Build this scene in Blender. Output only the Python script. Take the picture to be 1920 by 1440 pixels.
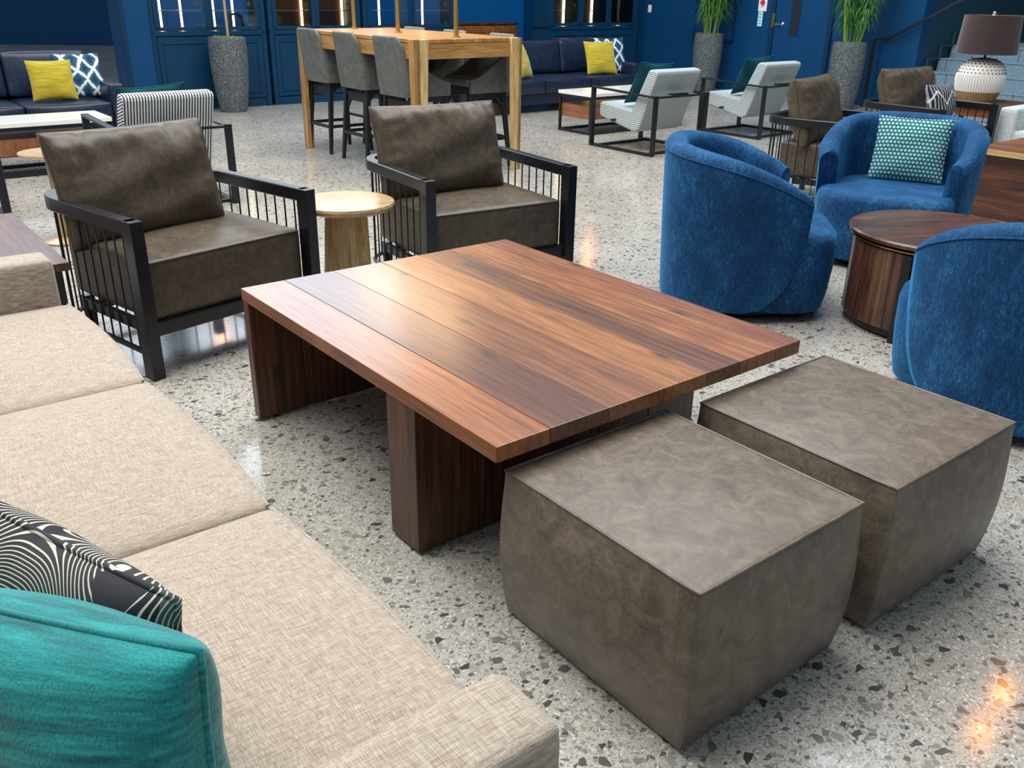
import bpy, bmesh, math, random
from mathutils import Matrix, Vector
random.seed(7)
S = bpy.context.scene
COL = S.collection
for o in list(bpy.data.objects): bpy.data.objects.remove(o)
R = math.radians

# ------------------------------------------------------------------ camera
F_PX, PITCH, ROLL, EYE = 1668.0, R(23.9), R(-1.0), 1.43
cam_data = bpy.data.cameras.new('camera'); cam = bpy.data.objects.new('camera', cam_data); COL.objects.link(cam)
cam_data.sensor_width = 36; cam_data.lens = F_PX / 1920 * 36; cam_data.clip_start = .02; cam_data.clip_end = 200
_cp, _sp = math.cos(PITCH), math.sin(PITCH)
_R = Matrix(((1, 0, 0), (0, -_sp, _cp), (0, -_cp, -_sp))) @ Matrix.Rotation(ROLL, 3, 'Z')
_B = Matrix((_R.col[0], -_R.col[1], -_R.col[2])).transposed().to_4x4()
cam.matrix_world = Matrix.Translation((0, 0, EYE)) @ _B
S.camera = cam

# ------------------------------------------------------------------ light
S.view_settings.view_transform = 'Standard'; S.view_settings.look = 'None'
S.view_settings.gamma = 1; S.view_settings.use_curve_mapping = False
S.view_settings.exposure = 0.0
W = bpy.data.worlds.new('daylight'); S.world = W; W.use_nodes = True
W.node_tree.nodes['Background'].inputs[0].default_value = (.72, .86, 1.0, 1)
W.node_tree.nodes['Background'].inputs[1].default_value = .42

def area(name, loc, target, sx, sy, power, color):
    d = bpy.data.lights.new(name, 'AREA'); d.shape = 'RECTANGLE'; d.size = sx; d.size_y = sy
    d.energy = power; d.color = color
    o = bpy.data.objects.new(name, d); COL.objects.link(o); o.location = loc
    o.rotation_euler = (Vector(target) - Vector(loc)).to_track_quat('-Z', 'Y').to_euler()
    return o
area('skylight', (-2.5, 3.5, 7.5), (-.5, 4.0, 0), 6, 7, 1000, (1.0, .97, .93))


# ------------------------------------------------------------------ room frame: a runs right-near, b right-far
AZ = -51.3
E1 = Vector((math.cos(R(AZ)), math.sin(R(AZ)))); E2 = Vector((-E1.y, E1.x))
def ab(a, b, z=0.):
    p = a * E1 + b * E2
    return Vector((p.x, p.y, z))
def face(az):            # z rotation of a thing whose front is -y so that it faces this compass angle
    return R(az + 90)
UR = R(AZ)               # z rotation of a thing whose x runs along a, y along b

area('window_light', ab(-11.75, 2.9, 4.2), ab(0, 2.9, 3.4), 8.4, 2.7, 330, (.78, .89, 1.0))
area('back_fill_light', ab(-6.0, 7.2, 8.2), ab(-7.2, 8.2, 0), 6, 6, 760, (.92, .96, 1.0))  # fill light added to brighten the back walls; no roof opening stands there

# ------------------------------------------------------------------ materials
def srgb(h):
    h = h.lstrip('#'); o = []
    for i in (0, 2, 4):
        c = int(h[i:i + 2], 16) / 255
        o.append(c / 12.92 if c <= .04045 else ((c + .055) / 1.055) ** 2.4)
    return (*o, 1)
class Mat:
    def __init__(s, name, color='#808080', rough=.5, metal=0., spec=.5):
        s.m = bpy.data.materials.new(name); s.m.use_nodes = True; s.t = s.m.node_tree
        s.b = s.t.nodes['Principled BSDF']
        s.b.inputs['Base Color'].default_value = srgb(color) if isinstance(color, str) else color
        s.b.inputs['Roughness'].default_value = rough; s.b.inputs['Metallic'].default_value = metal
        s.b.inputs['Specular IOR Level'].default_value = spec
        s._co = None
    def n(s, typ, **kw):
        x = s.t.nodes.new(typ)
        for k, v in kw.items():
            if k in x.inputs: x.inputs[k].default_value = v
            else: setattr(x, k, v)
        return x
    def l(s, a, b): s.t.links.new(a, b)
    def co(s, kind='Object'):
        if not s._co: s._co = s.n('ShaderNodeTexCoord')
        return s._co.outputs[kind]
    def mapped(s, scale=(1, 1, 1), rot=(0, 0, 0), kind='Object', rand=False):
        m = s.n('ShaderNodeMapping'); m.inputs['Scale'].default_value = scale; m.inputs['Rotation'].default_value = rot
        s.l(s.co(kind), m.inputs['Vector'])
        if rand:
            oi = s.n('ShaderNodeObjectInfo'); mu = s.n('ShaderNodeMath', operation='MULTIPLY'); mu.inputs[1].default_value = 37.
            s.l(oi.outputs['Random'], mu.inputs[0]); cx = s.n('ShaderNodeCombineXYZ')
            for i in range(3): s.l(mu.outputs[0], cx.inputs[i])
            s.l(cx.outputs[0], m.inputs['Location'])
        return m.outputs[0]
    def noise(s, vec, scale, detail=4., rough=.55, dist=0.):
        x = s.n('ShaderNodeTexNoise'); x.inputs['Scale'].default_value = scale; x.inputs['Detail'].default_value = detail
        x.inputs['Roughness'].default_value = rough; x.inputs['Distortion'].default_value = dist
        s.l(vec, x.inputs['Vector']); return x.outputs['Fac']
    def ramp(s, fac, stops, interp='LINEAR'):
        r = s.n('ShaderNodeValToRGB'); r.color_ramp.interpolation = interp; e = r.color_ramp.elements
        while len(e) < len(stops): e.new(.5)
        for i, (p, c) in enumerate(stops):
            e[i].position = p
            e[i].color = srgb(c) if isinstance(c, str) else ((c, c, c, 1) if not hasattr(c, '__len__') else c)
        s.l(fac, r.inputs[0]); return r.outputs[0]
    def mix(s, fac, a, b, mode='MIX'):
        x = s.n('ShaderNodeMix', data_type='RGBA', blend_type=mode)
        for v, i in ((fac, x.inputs[0]), (a, x.inputs[6]), (b, x.inputs[7])):
            if hasattr(v, 'default_value') or hasattr(v, 'is_linked'): s.l(v, i)
            elif isinstance(v, str): i.default_value = srgb(v)
            else: i.default_value = v
        return x.outputs[2]
    def math(s, op, a, b=0.):
        x = s.n('ShaderNodeMath', operation=op)
        for v, i in ((a, x.inputs[0]), (b, x.inputs[1])):
            if hasattr(v, 'is_linked'): s.l(v, i)
            else: i.default_value = v
        return x.outputs[0]
    def color(s, sock): s.l(sock, s.b.inputs['Base Color'])
    def rough(s, sock): s.l(sock, s.b.inputs['Roughness'])
    def bump(s, h, strength=.3, dist=.002):
        x = s.n('ShaderNodeBump'); x.inputs['Strength'].default_value = strength; x.inputs['Distance'].default_value = dist
        s.l(h, x.inputs['Height']); s.l(x.outputs[0], s.b.inputs['Normal'])
    def sep(s, vec):
        x = s.n('ShaderNodeSeparateXYZ'); s.l(vec, x.inputs[0]); return x.outputs

def plain(name, color, rough=.5, metal=0., spec=.5):
    return Mat(name, color, rough, metal, spec).m

def make_terrazzo():
    m = Mat('terrazzo', '#b0aca2', .13)
    v0 = m.co('Object')
    nz = m.n('ShaderNodeTexNoise'); nz.inputs['Scale'].default_value = 30; nz.inputs['Detail'].default_value = 2
    m.l(v0, nz.inputs['Vector'])
    ma = m.n('ShaderNodeVectorMath', operation='MULTIPLY_ADD'); m.l(nz.outputs['Color'], ma.inputs[0])
    ma.inputs[1].default_value = (.014, .014, 0); m.l(v0, ma.inputs[2]); v = ma.outputs[0]
    def layer(scale, share, edge):
        e = m.n('ShaderNodeTexVoronoi', feature='DISTANCE_TO_EDGE', voronoi_dimensions='2D'); e.inputs['Scale'].default_value = scale
        f = m.n('ShaderNodeTexVoronoi', feature='F1', voronoi_dimensions='2D'); f.inputs['Scale'].default_value = scale
        m.l(v, e.inputs['Vector']); m.l(v, f.inputs['Vector'])
        sp = m.n('ShaderNodeSeparateColor'); m.l(f.outputs['Color'], sp.inputs[0])
        pick = m.math('LESS_THAN', sp.outputs[0], share); body = m.math('GREATER_THAN', e.outputs['Distance'], edge)
        return m.math('MULTIPLY', pick, body), sp.outputs[1]
    fine = m.noise(v0, 260, 3); cloud = m.noise(v0, 2.2, 5)
    base = m.ramp(fine, [(.32, '#99968e'), (.5, '#b9b6ae'), (.7, '#d2d0c9')])
    tint = m.ramp(cloud, [(.3, '#a8a294'), (.7, '#ffffff')]); base = m.mix(.45, base, tint, 'MULTIPLY')
    k3, t3 = layer(210, .34, .03); c3 = m.ramp(t3, [(0, '#7c7870'), (.5, '#99958c'), (.8, '#d8d5cd'), (1, '#5f5d59')])
    col = m.mix(k3, base, c3)
    k2, t2 = layer(95, .17, .05); c2 = m.ramp(t2, [(0, '#55534f'), (.4, '#7a7770'), (.75, '#8f8c84'), (1, '#c5c2ba')])
    col = m.mix(k2, col, c2)
    k1, t1 = layer(44, .085, .07); c1 = m.ramp(t1, [(0, '#403f3e'), (.3, '#5e5c58'), (.6, '#7d7a72'), (1, '#a19d94')])
    col = m.mix(k1, col, c1)
    m.color(col)
    m.rough(m.ramp(cloud, [(.3, .10), (.7, .16)]))
    return m.m
def wood(name, dark, mid, light, rough=.38, grain=1., knots=True, coat=.25, up=False):
    m = Mat(name, mid, rough)
    v = m.mapped((11, 11, 1.6) if up else (1.6, 11 * grain, 11 * grain), rand=True)
    big = m.noise(v, 1.0, 6, .62, 1.5)
    v2 = m.mapped((120, 120, 3.0) if up else (3.0, 120 * grain, 120 * grain), rand=True); fine = m.noise(v2, 1.6, 3, .6)
    wv = m.n('ShaderNodeTexWave', wave_type='BANDS', bands_direction='Y', wave_profile='SIN')
    wv.inputs['Scale'].default_value = .9; wv.inputs['Distortion'].default_value = 9; wv.inputs['Detail'].default_value = 3
    wv.inputs['Detail Scale'].default_value = .6
    m.l(v, wv.inputs['Vector'])
    f = m.math('ADD', m.math('MULTIPLY', big, .88), m.math('MULTIPLY', wv.outputs['Fac'], .12))
    c = m.ramp(f, [(.28, dark), (.52, mid), (.80, light)])
    fi = m.ramp(fine, [(.36, '#7d6a5e'), (.52, '#ffffff')]); c = m.mix(.6, c, fi, 'MULTIPLY')
    if knots:
        vk = m.n('ShaderNodeTexVoronoi', feature='F1', voronoi_dimensions='2D'); vk.inputs['Scale'].default_value = 1.0
        m.l(m.mapped((1.5, 4.2, .01), rand=True), vk.inputs['Vector'])
        kn = m.ramp(vk.outputs['Distance'], [(.02, 1.), (.09, 0.)]); c = m.mix(m.math('MULTIPLY', kn, .8), c, '#2c170e', 'MIX')
    m.color(c); m.bump(fine, .12, .0006)
    m.b.inputs['Coat Weight'].default_value = coat; m.b.inputs['Coat Roughness'].default_value = .2
    return m.m
def make_leather(name, dark, mid, light, rough=.42):
    m = Mat(name, mid, rough)
    v = m.mapped((1, 1, 1), rand=True)
    n1 = m.noise(v, 16, 6, .65, 1.0); n2 = m.noise(v, 60, 5, .7, 2.0)
    f = m.math('ADD', m.math('MULTIPLY', n1, .6), m.math('MULTIPLY', n2, .4))
    m.color(m.ramp(f, [(.36, dark), (.5, mid), (.64, light)]))
    m.rough(m.ramp(n2, [(.3, rough - .05), (.7, rough + .10)]))
    n3 = m.noise(v, 420, 2); w = m.noise(v, 7, 2, .5, .6)
    m.bump(m.math('ADD', m.math('MULTIPLY', n3, .12), w), .35, .006)
    return m.m
def make_velvet(name, dark, mid, light):
    m = Mat(name, mid, .75, spec=.2)
    v = m.mapped((1, 1, .7), rand=True); n1 = m.noise(v, 6, 3, .6, .5); n2 = m.noise(m.mapped((1, 1, .35), rand=True), 95, 4, .75, 1.5)
    f = m.math('ADD', m.math('MULTIPLY', n1, .35), m.math('MULTIPLY', n2, .65))
    c = m.ramp(f, [(.36, dark), (.52, mid), (.68, light)]); m.color(c)
    m.b.inputs['Sheen Weight'].default_value = .6; m.b.inputs['Sheen Roughness'].default_value = .35
    m.b.inputs['Sheen Tint'].default_value = srgb('#4aa6e6')
    m.bump(n2, .5, .003); return m.m
def make_weave(name, dark, mid, light, scale=1.):
    m = Mat(name, mid, .85, spec=.2)
    s = scale
    a = m.noise(m.mapped((18 * s, 420 * s, 420 * s)), 1, 2, .5); b = m.noise(m.mapped((420 * s, 18 * s, 60 * s)), 1, 2, .5)
    f = m.math('ADD', m.math('MULTIPLY', a, .5), m.math('MULTIPLY', b, .5))
    m.color(m.ramp(f, [(.38, dark), (.5, mid), (.62, light)]))
    m.b.inputs['Sheen Weight'].default_value = .25
    m.bump(f, .5, .002); return m.m
def make_stripe(name, dk='#2c343b', lt='#dfe3e2'):
    m = Mat(name, '#d9dcdc', .8, spec=.2)
    g = m.n('ShaderNodeNewGeometry'); nt = m.n('ShaderNodeVectorTransform', vector_type='NORMAL', convert_from='WORLD', convert_to='OBJECT')
    m.l(g.outputs['Normal'], nt.inputs[0])
    nx = m.math('ABSOLUTE', m.sep(nt.outputs[0])[0]); side = m.math('GREATER_THAN', nx, .75)
    c = m.sep(m.co('Object'))
    fx = m.math('FRACT', m.math('MULTIPLY', c[0], 52.)); fz = m.math('FRACT', m.math('MULTIPLY', m.math('ADD', c[2], m.math('MULTIPLY', c[1], -.25)), 52.))
    f = m.math('ADD', m.math('MULTIPLY', fz, side), m.math('MULTIPLY', fx, m.math('SUBTRACT', 1., side)))
    m.color(m.ramp(f, [(0, dk), (.36, dk), (.44, lt), (.92, lt), (1, dk)]))
    return m.m
def make_ikat(name):
    m = Mat(name, '#2d5873', .85, spec=.2)
    v = m.co('Object'); d = m.n('ShaderNodeTexNoise'); d.inputs['Scale'].default_value = 6; d.inputs['Detail'].default_value = 5; m.l(v, d.inputs['Vector'])
    ma = m.n('ShaderNodeVectorMath', operation='MULTIPLY_ADD'); m.l(d.outputs['Color'], ma.inputs[0]); ma.inputs[1].default_value = (.09, .0, .09); m.l(v, ma.inputs[2])
    x = m.sep(ma.outputs[0])
    p = m.math('ADD', m.math('MULTIPLY', x[0], 6.2), m.math('MULTIPLY', x[2], 5.2)); q = m.math('SUBTRACT', m.math('MULTIPLY', x[0], 6.2), m.math('MULTIPLY', x[2], 5.2))
    def tri(t): return m.math('ABSOLUTE', m.math('SUBTRACT', m.math('FRACT', t), .5))
    e = m.math('MINIMUM', tri(p), tri(q))
    n = m.noise(m.mapped((60, 60, 14)), 1, 2)
    e2 = m.math('ADD', e, m.math('MULTIPLY', m.math('SUBTRACT', n, .5), .12))
    m.color(m.ramp(e2, [(.03, '#dfe6e6'), (.085, '#c4d2d6'), (.12, '#3d6580'), (.3, '#1f4560'), (.5, '#17364e')]))
    return m.m
def make_linework(name):
    m = Mat(name, '#2a2c33', .8, spec=.25)
    v = m.co('Object'); n = m.n('ShaderNodeTexNoise'); n.inputs['Scale'].default_value = 3.0; n.inputs['Detail'].default_value = 1.2; m.l(v, n.inputs['Vector'])
    f = m.math('FRACT', m.math('MULTIPLY', n.outputs['Fac'], 120.))
    line = m.math('LESS_THAN', m.math('ABSOLUTE', m.math('SUBTRACT', f, .5)), .14)
    vo = m.n('ShaderNodeTexVoronoi', feature='F1'); vo.inputs['Scale'].default_value = 9; m.l(v, vo.inputs['Vector'])
    sp = m.n('ShaderNodeSeparateColor'); m.l(vo.outputs['Color'], sp.inputs[0]); blank = m.math('GREATER_THAN', sp.outputs[0], .26)
    g = m.ramp(sp.outputs[1], [(0, '#20222c'), (.5, '#343338'), (1, '#58575c')])
    m.color(m.mix(m.math('MULTIPLY', line, blank), g, '#d8d2bd')); return m.m
def make_zebra(name):
    m = Mat(name, '#8d8f94', .85, spec=.2)
    x = m.sep(m.co('Object'))
    zz = m.math('ABSOLUTE', m.math('SUBTRACT', m.math('FRACT', m.math('MULTIPLY', x[0], 5.)), .5))
    n = m.noise(m.co('Object'), 5, 2)
    f = m.math('FRACT', m.math('ADD', m.math('MULTIPLY', x[0], 34.), m.math('MULTIPLY', n, 2.4)))
    h = m.math('ABSOLUTE', m.math('SUBTRACT', m.math('FRACT', m.math('ADD', m.math('MULTIPLY', x[2], 5.5), m.math('MULTIPLY', zz, 1.2))), .5))
    c = m.ramp(f, [(0, '#23262d'), (.3, '#3c3f47'), (.45, '#b9bcc0'), (.6, '#8d9096'), (.8, '#2b2d33')], 'CONSTANT')
    m.color(m.mix(m.math('LESS_THAN', h, .05), c, '#d5d7d8')); return m.m
def make_basket(name):
    m = Mat(name, '#4f8f93', .85, spec=.2)
    x = m.sep(m.co('Object')); k = 46.
    row = m.math('FLOOR', m.math('MULTIPLY', x[2], k)); odd = m.math('MULTIPLY', m.math('MODULO', row, 2.), .5)
    u = m.math('SUBTRACT', m.math('FRACT', m.math('ADD', m.math('MULTIPLY', x[0], k), odd)), .5); v = m.math('SUBTRACT', m.math('FRACT', m.math('MULTIPLY', x[2], k)), .5)
    d = m.math('SQRT', m.math('ADD', m.math('POWER', u, 2.), m.math('POWER', v, 2.)))
    m.color(m.ramp(d, [(.0, '#bcd9d3'), (.28, '#8fc0bd'), (.42, '#2f6c72'), (.6, '#174b54')])); m.bump(m.math('SUBTRACT', 1., d), .6, .004)
    return m.m
def make_slub(name, dark, mid, light):
    m = Mat(name, mid, .8, spec=.25)
    a = m.noise(m.mapped((5, 30, 110)), 1, 4, .65); b = m.noise(m.mapped((420, 420, 90)), 1, 2); w = m.noise(m.co('Object'), 8, 2)
    f = m.math('ADD', m.math('MULTIPLY', a, .7), m.math('MULTIPLY', b, .3))
    m.color(m.ramp(f, [(.36, dark), (.5, mid), (.66, light)])); m.b.inputs['Sheen Weight'].default_value = .3
    m.bump(m.math('ADD', m.math('MULTIPLY', b, .15), w), .5, .012); return m.m
def make_speckle(name, dark, mid, light, scale=70):
    m = Mat(name, mid, .75); n = m.noise(m.co('Object'), scale, 4, .7); m.color(m.ramp(n, [(.35, dark), (.5, mid), (.65, light)])); m.bump(n, .7, .01); return m.m
def make_paint(name, color, rough=.45):
    m = Mat(name, color, rough, spec=.22); n = m.noise(m.co('Object'), 90, 3); m.bump(n, .05, .002); return m.m
def emit(name, color, strength):
    m = Mat(name, color, .5); m.b.inputs['Emission Color'].default_value = srgb(color); m.b.inputs['Emission Strength'].default_value = strength; return m.m
def make_glass(name, tint='#dfe8ea', alpha=.22):
    m = Mat(name, tint, .03); t = m.t; out = t.nodes['Material Output']
    tr = m.n('ShaderNodeBsdfTransparent'); tr.inputs[0].default_value = (.80, .84, .86, 1); gl = m.n('ShaderNodeBsdfGlossy'); gl.inputs['Roughness'].default_value = .04
    fr = m.n('ShaderNodeFresnel'); fr.inputs[0].default_value = 1.45; mx = m.n('ShaderNodeMixShader')
    m.l(fr.outputs[0], mx.inputs[0]); m.l(tr.outputs[0], mx.inputs[1]); m.l(gl.outputs[0], mx.inputs[2]); m.l(mx.outputs[0], out.inputs['Surface']); return m.m

MT = {}
MT['floor'] = make_terrazzo()
WT = [('#7c4722', '#99592c', '#b0733c'), ('#4c2919', '#643821', '#7d4a2d'), ('#6a3d22', '#87522d', '#9e683b'), ('#7c4c26', '#9b6434', '#b27e46'),
      ('#48281a', '#6f4527', '#94643a'), ('#764526', '#975d32', '#bd8a55'), ('#683c22', '#885331', '#a26d40')]
for i, t in enumerate(WT): MT['walnut%d' % i] = wood('walnut_%d' % i, *t, rough=.38, coat=.6)
MT['walnut_leg'] = wood('walnut_leg', '#2c1710', '#5b3421', '#84553a', .45)
MT['walnut_drum'] = wood('walnut_drum', '#2a1710', '#58331f', '#8a5c3a', .35)
MT['walnut_up'] = wood('walnut_upright', '#2e1b13', '#54352a', '#7a5540', .35, up=True, knots=False)
MT['walnut_up2'] = wood('walnut_upright_pale', '#3a2318', '#664430', '#8d684c', .35, up=True, knots=False)
MT['maple_up'] = wood('maple_upright', '#a98a58', '#c7a976', '#d8bf92', .4, knots=False, up=True)
MT['oak'] = wood('oak', '#8f6230', '#b2854a', '#cba56a', .36, knots=False, coat=.15)
MT['oak_end'] = wood('oak_end', '#b08b50', '#d6b67c', '#e6cc98', .5, knots=False)
MT['maple'] = wood('maple', '#a98a5c', '#c2a274', '#d2b68c', .28, knots=False)
MT['leather'] = make_leather('taupe_leather', '#3a3125', '#4b4032', '#5e5241')
MT['otto'] = make_leather('grey_brown_leather', '#51463b', '#655a4d', '#7b6f60', .40)
MT['stool'] = make_leather('grey_stool_leather', '#4b4d4a', '#5b5d59', '#6c6e69', .5)
MT['navy'] = make_leather('navy_leather', '#0a1526', '#111f36', '#1b2c46', .33)
MT['velvet'] = make_velvet('blue_velvet', '#08294a', '#11436f', '#3a78a8')
MT['linen'] = make_weave('beige_linen', '#8d7e70', '#a99b8b', '#c2b6a7', 1.9)
MT['linen_grey'] = make_weave('pale_linen', '#9fa9a8', '#bcc6c6', '#d4dada')
MT['black'] = plain('black_metal', '#14161a', .32, 0., .5)
MT['blackwood'] = plain('black_stained_wood', '#17181b', .45)
MT['rod'] = plain('black_rod', '#0e0f11', .35)
MT['brass'] = plain('brass', '#c8a560', .3, .95)
MT['chrome'] = plain('chrome', '#d5d8da', .2, 1.)
MT['white_stone'] = plain('white_stone', '#e4e5e0', .15)
MT['wall_blue'] = make_paint('navy_wall_paint', '#0b3f69', .42)
MT['wall_bright'] = make_paint('bright_blue_wall_paint', '#0b5c9c', .45)
MT['wall_dark'] = make_paint('dark_navy_paint', '#083050', .42)
MT['panel_blue'] = make_paint('navy_joinery_paint', '#0c3552', .40)
MT['slate'] = make_paint('dark_slate_paint', '#22404e', .5)
MT['tile'] = make_speckle('step_tile', '#5c7382', '#6d8594', '#8097a4', 40)
MT['grout'] = plain('grout', '#b5bfc2', .8)
MT['planter'] = make_speckle('stone_planter', '#25292b', '#50575a', '#7a8285', 60)
MT['moss'] = make_speckle('moss', '#2d3d12', '#52691f', '#7b8f35', 60)
MT['bark'] = plain('pale_bark', '#a3926f', .7)
MT['leaf'] = Mat('bamboo_leaf', '#3f7a2a', .5).m
MT['culm'] = Mat('bamboo_culm', '#7fa03a', .4).m
MT['yellow'] = make_slub('yellow_cloth', '#85760f', '#a89720', '#bdae44')
MT['teal'] = make_slub('teal_cloth', '#045a5e', '#0a8080', '#2aa6a0')
MT['teal_velvet'] = make_velvet('dark_teal_velvet', '#08313a', '#0d4650', '#1a6672')
MT['ikat'] = make_ikat('blue_diamond_print'); MT['linework'] = make_linework('black_line_print'); MT['zebra'] = make_zebra('grey_stripe_print')
MT['basket'] = make_basket('teal_basket_weave'); MT['stripe'] = make_stripe('black_white_stripe'); MT['stripe_pale'] = make_stripe('pale_stripe', '#77868a', '#bcc6c6')
MT['shade'] = make_weave('brown_lampshade', '#2a1f20', '#3a2c2d', '#4a3a3a', 1.5)
MT['rope'] = make_speckle('woven_rope', '#6e5a3a', '#9a8258', '#b9a075', 120)
MT['led'] = emit('led_strip', '#ffe2a8', 9.)
MT['bulb'] = emit('filament_bulb', '#ff9a3c', 60.); MT['bulb_dim'] = emit('warm_globe', '#ffb060', 6.)
MT['glass'] = make_glass('cabinet_glass'); MT['bronze_dark'] = plain('dark_bronze_back', '#3c3530', .5, .2); MT['bronze'] = plain('bronze_back', '#8a6233', .35, .6)
MT['cream'] = plain('cream_ceramic', '#e6e3da', .45); MT['dark_hole'] = plain('dark_recess', '#101315', .7)
MT['white'] = plain('white_plastic', '#e8eaea', .4); MT['red'] = plain('red_print', '#c02a3a', .5); MT['blue_paper'] = plain('pale_blue_paper', '#bfe0ee', .6); MT['blue_ink'] = plain('blue_ink', '#4a7fa8', .6)

# ------------------------------------------------------------------ mesh helpers
class G:
    def __init__(s): s.v = []; s.f = []
    def add(s, vs, fs, M=None):
        k = len(s.v)
        s.v += [tuple(M @ Vector(v)) for v in vs] if M else [tuple(v) for v in vs]
        s.f += [tuple(i + k for i in f) for f in fs]; return s
    def box(s, c, size, bev=.004, seg=2, rz=0., M=None):
        bm = bmesh.new(); bmesh.ops.create_cube(bm, size=1.0)
        for v in bm.verts: v.co = Vector((v.co.x * size[0], v.co.y * size[1], v.co.z * size[2]))
        if bev: bmesh.ops.bevel(bm, geom=list(bm.edges), offset=min(bev, min(size) * .49), segments=seg, affect='EDGES', profile=.5)
        X = Matrix.Translation(c) @ Matrix.Rotation(rz, 4, 'Z')
        if M: X = M @ X
        bm.verts.index_update(); s.add([v.co for v in bm.verts], [[v.index for v in f.verts] for f in bm.faces], X); bm.free(); return s
    def prism(s, prof, x0, x1, bev=0., seg=2, axis='x'):
        bm = bmesh.new(); n = len(prof)
        def P(x, p): return (x, p[0], p[1]) if axis == 'x' else ((p[0], p[1], x) if axis == 'z' else (p[0], x, p[1]))
        a = [bm.verts.new(P(x0, p)) for p in prof]; b = [bm.verts.new(P(x1, p)) for p in prof]
        bm.faces.new(a); bm.faces.new(b[::-1])
        for i in range(n): bm.faces.new((a[i], a[(i + 1) % n], b[(i + 1) % n], b[i]))
        bmesh.ops.recalc_face_normals(bm, faces=bm.faces)
        if bev: bmesh.ops.bevel(bm, geom=list(bm.edges), offset=bev, segments=seg, affect='EDGES', profile=.5)
        bm.verts.index_update(); s.add([v.co for v in bm.verts], [[v.index for v in f.verts] for f in bm.faces]); bm.free(); return s
    def tube(s, path, r, seg=8, closed=False, r2=None):
        path = [Vector(p) for p in path]; n = len(path); rings = []; up0 = None
        for i, p in enumerate(path):
            if closed: t = path[(i + 1) % n] - path[i - 1]
            else: t = path[min(i + 1, n - 1)] - path[max(i - 1, 0)]
            t.normalize()
            if up0 is None:
                up0 = Vector((0, 0, 1)) if abs(t.z) < .9 else Vector((1, 0, 0))
            x = t.cross(up0)
            if x.length < 1e-5: x = t.orthogonal()
            x.normalize(); y = x.cross(t).normalized(); up0 = y
            rr = r if r2 is None else r + (r2 - r) * i / (n - 1)
            rings.append([p + rr * (math.cos(q) * x + math.sin(q) * y) for q in (2 * math.pi * k / seg for k in range(seg))])
        vs = [v for rg in rings for v in rg]; fs = []
        for i in range(n if closed else n - 1):
            j = (i + 1) % n
            for k in range(seg): fs.append((i * seg + k, i * seg + (k + 1) % seg, j * seg + (k + 1) % seg, j * seg + k))
        if not closed: fs += [tuple(range(seg))[::-1], tuple((n - 1) * seg + k for k in range(seg))]
        return s.add(vs, fs)
    def lathe(s, prof, seg=40, c=(0, 0, 0), ripple=None):
        vs = []; fs = []; n = len(prof)
        for i in range(seg):
            q = 2 * math.pi * i / seg
            for r, z in prof:
                vs.append((c[0] + r * math.cos(q), c[1] + r * math.sin(q), c[2] + z))
        for i in range(seg):
            j = (i + 1) % seg
            for k in range(n - 1): fs.append((i * n + k, j * n + k, j * n + k + 1, i * n + k + 1))
        if prof[0][0] > 1e-6: fs.append(tuple(i * n for i in range(seg))[::-1])
        if prof[-1][0] > 1e-6: fs.append(tuple(i * n + n - 1 for i in range(seg)))
        return s.add(vs, fs)
    def taper(s, p0, p1, a0, a1, bev=.003):      # square post from p0 to p1 with section half sizes a0=(x,y) a1
        p0, p1 = Vector(p0), Vector(p1); vs = []
        for p, a in ((p0, a0), (p1, a1)):
            vs += [p + Vector((sx * a[0], sy * a[1], 0)) for sx, sy in ((-1, -1), (1, -1), (1, 1), (-1, 1))]
        bm = bmesh.new(); b = [bm.verts.new(v) for v in vs]
        for f in ((0, 3, 2, 1), (4, 5, 6, 7), (0, 1, 5, 4), (1, 2, 6, 5), (2, 3, 7, 6), (3, 0, 4, 7)): bm.faces.new([b[i] for i in f])
        bmesh.ops.recalc_face_normals(bm, faces=bm.faces)
        if bev: bmesh.ops.bevel(bm, geom=list(bm.edges), offset=bev, segments=1, affect='EDGES')
        bm.verts.index_update(); s.add([v.co for v in bm.verts], [[v.index for v in f.verts] for f in bm.faces]); bm.free(); return s
    def sweep(s, path, w, h, bev=0.004):        # rectangular bar along a horizontal path (centre line at mid height)
        path = [Vector(p) for p in path]; n = len(path); vs = []; fs = []
        sec = [(-w / 2, -h / 2 + bev), (-w / 2 + bev, -h / 2), (w / 2 - bev, -h / 2), (w / 2, -h / 2 + bev), (w / 2, h / 2 - bev), (w / 2 - bev, h / 2), (-w / 2 + bev, h / 2), (-w / 2, h / 2 - bev)]
        k = len(sec)
        for i, p in enumerate(path):
            t = path[min(i + 1, n - 1)] - path[max(i - 1, 0)]; t.z = 0; t.normalize(); nn = Vector((-t.y, t.x, 0))
            vs += [p + nn * a + Vector((0, 0, b)) for a, b in sec]
        for i in range(n - 1):
            for j in range(k): fs.append((i * k + j, (i + 1) * k + j, (i + 1) * k + (j + 1) % k, i * k + (j + 1) % k))
        fs += [tuple(range(k)), tuple((n - 1) * k + j for j in range(k))[::-1]]
        return s.add(vs, fs)
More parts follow.
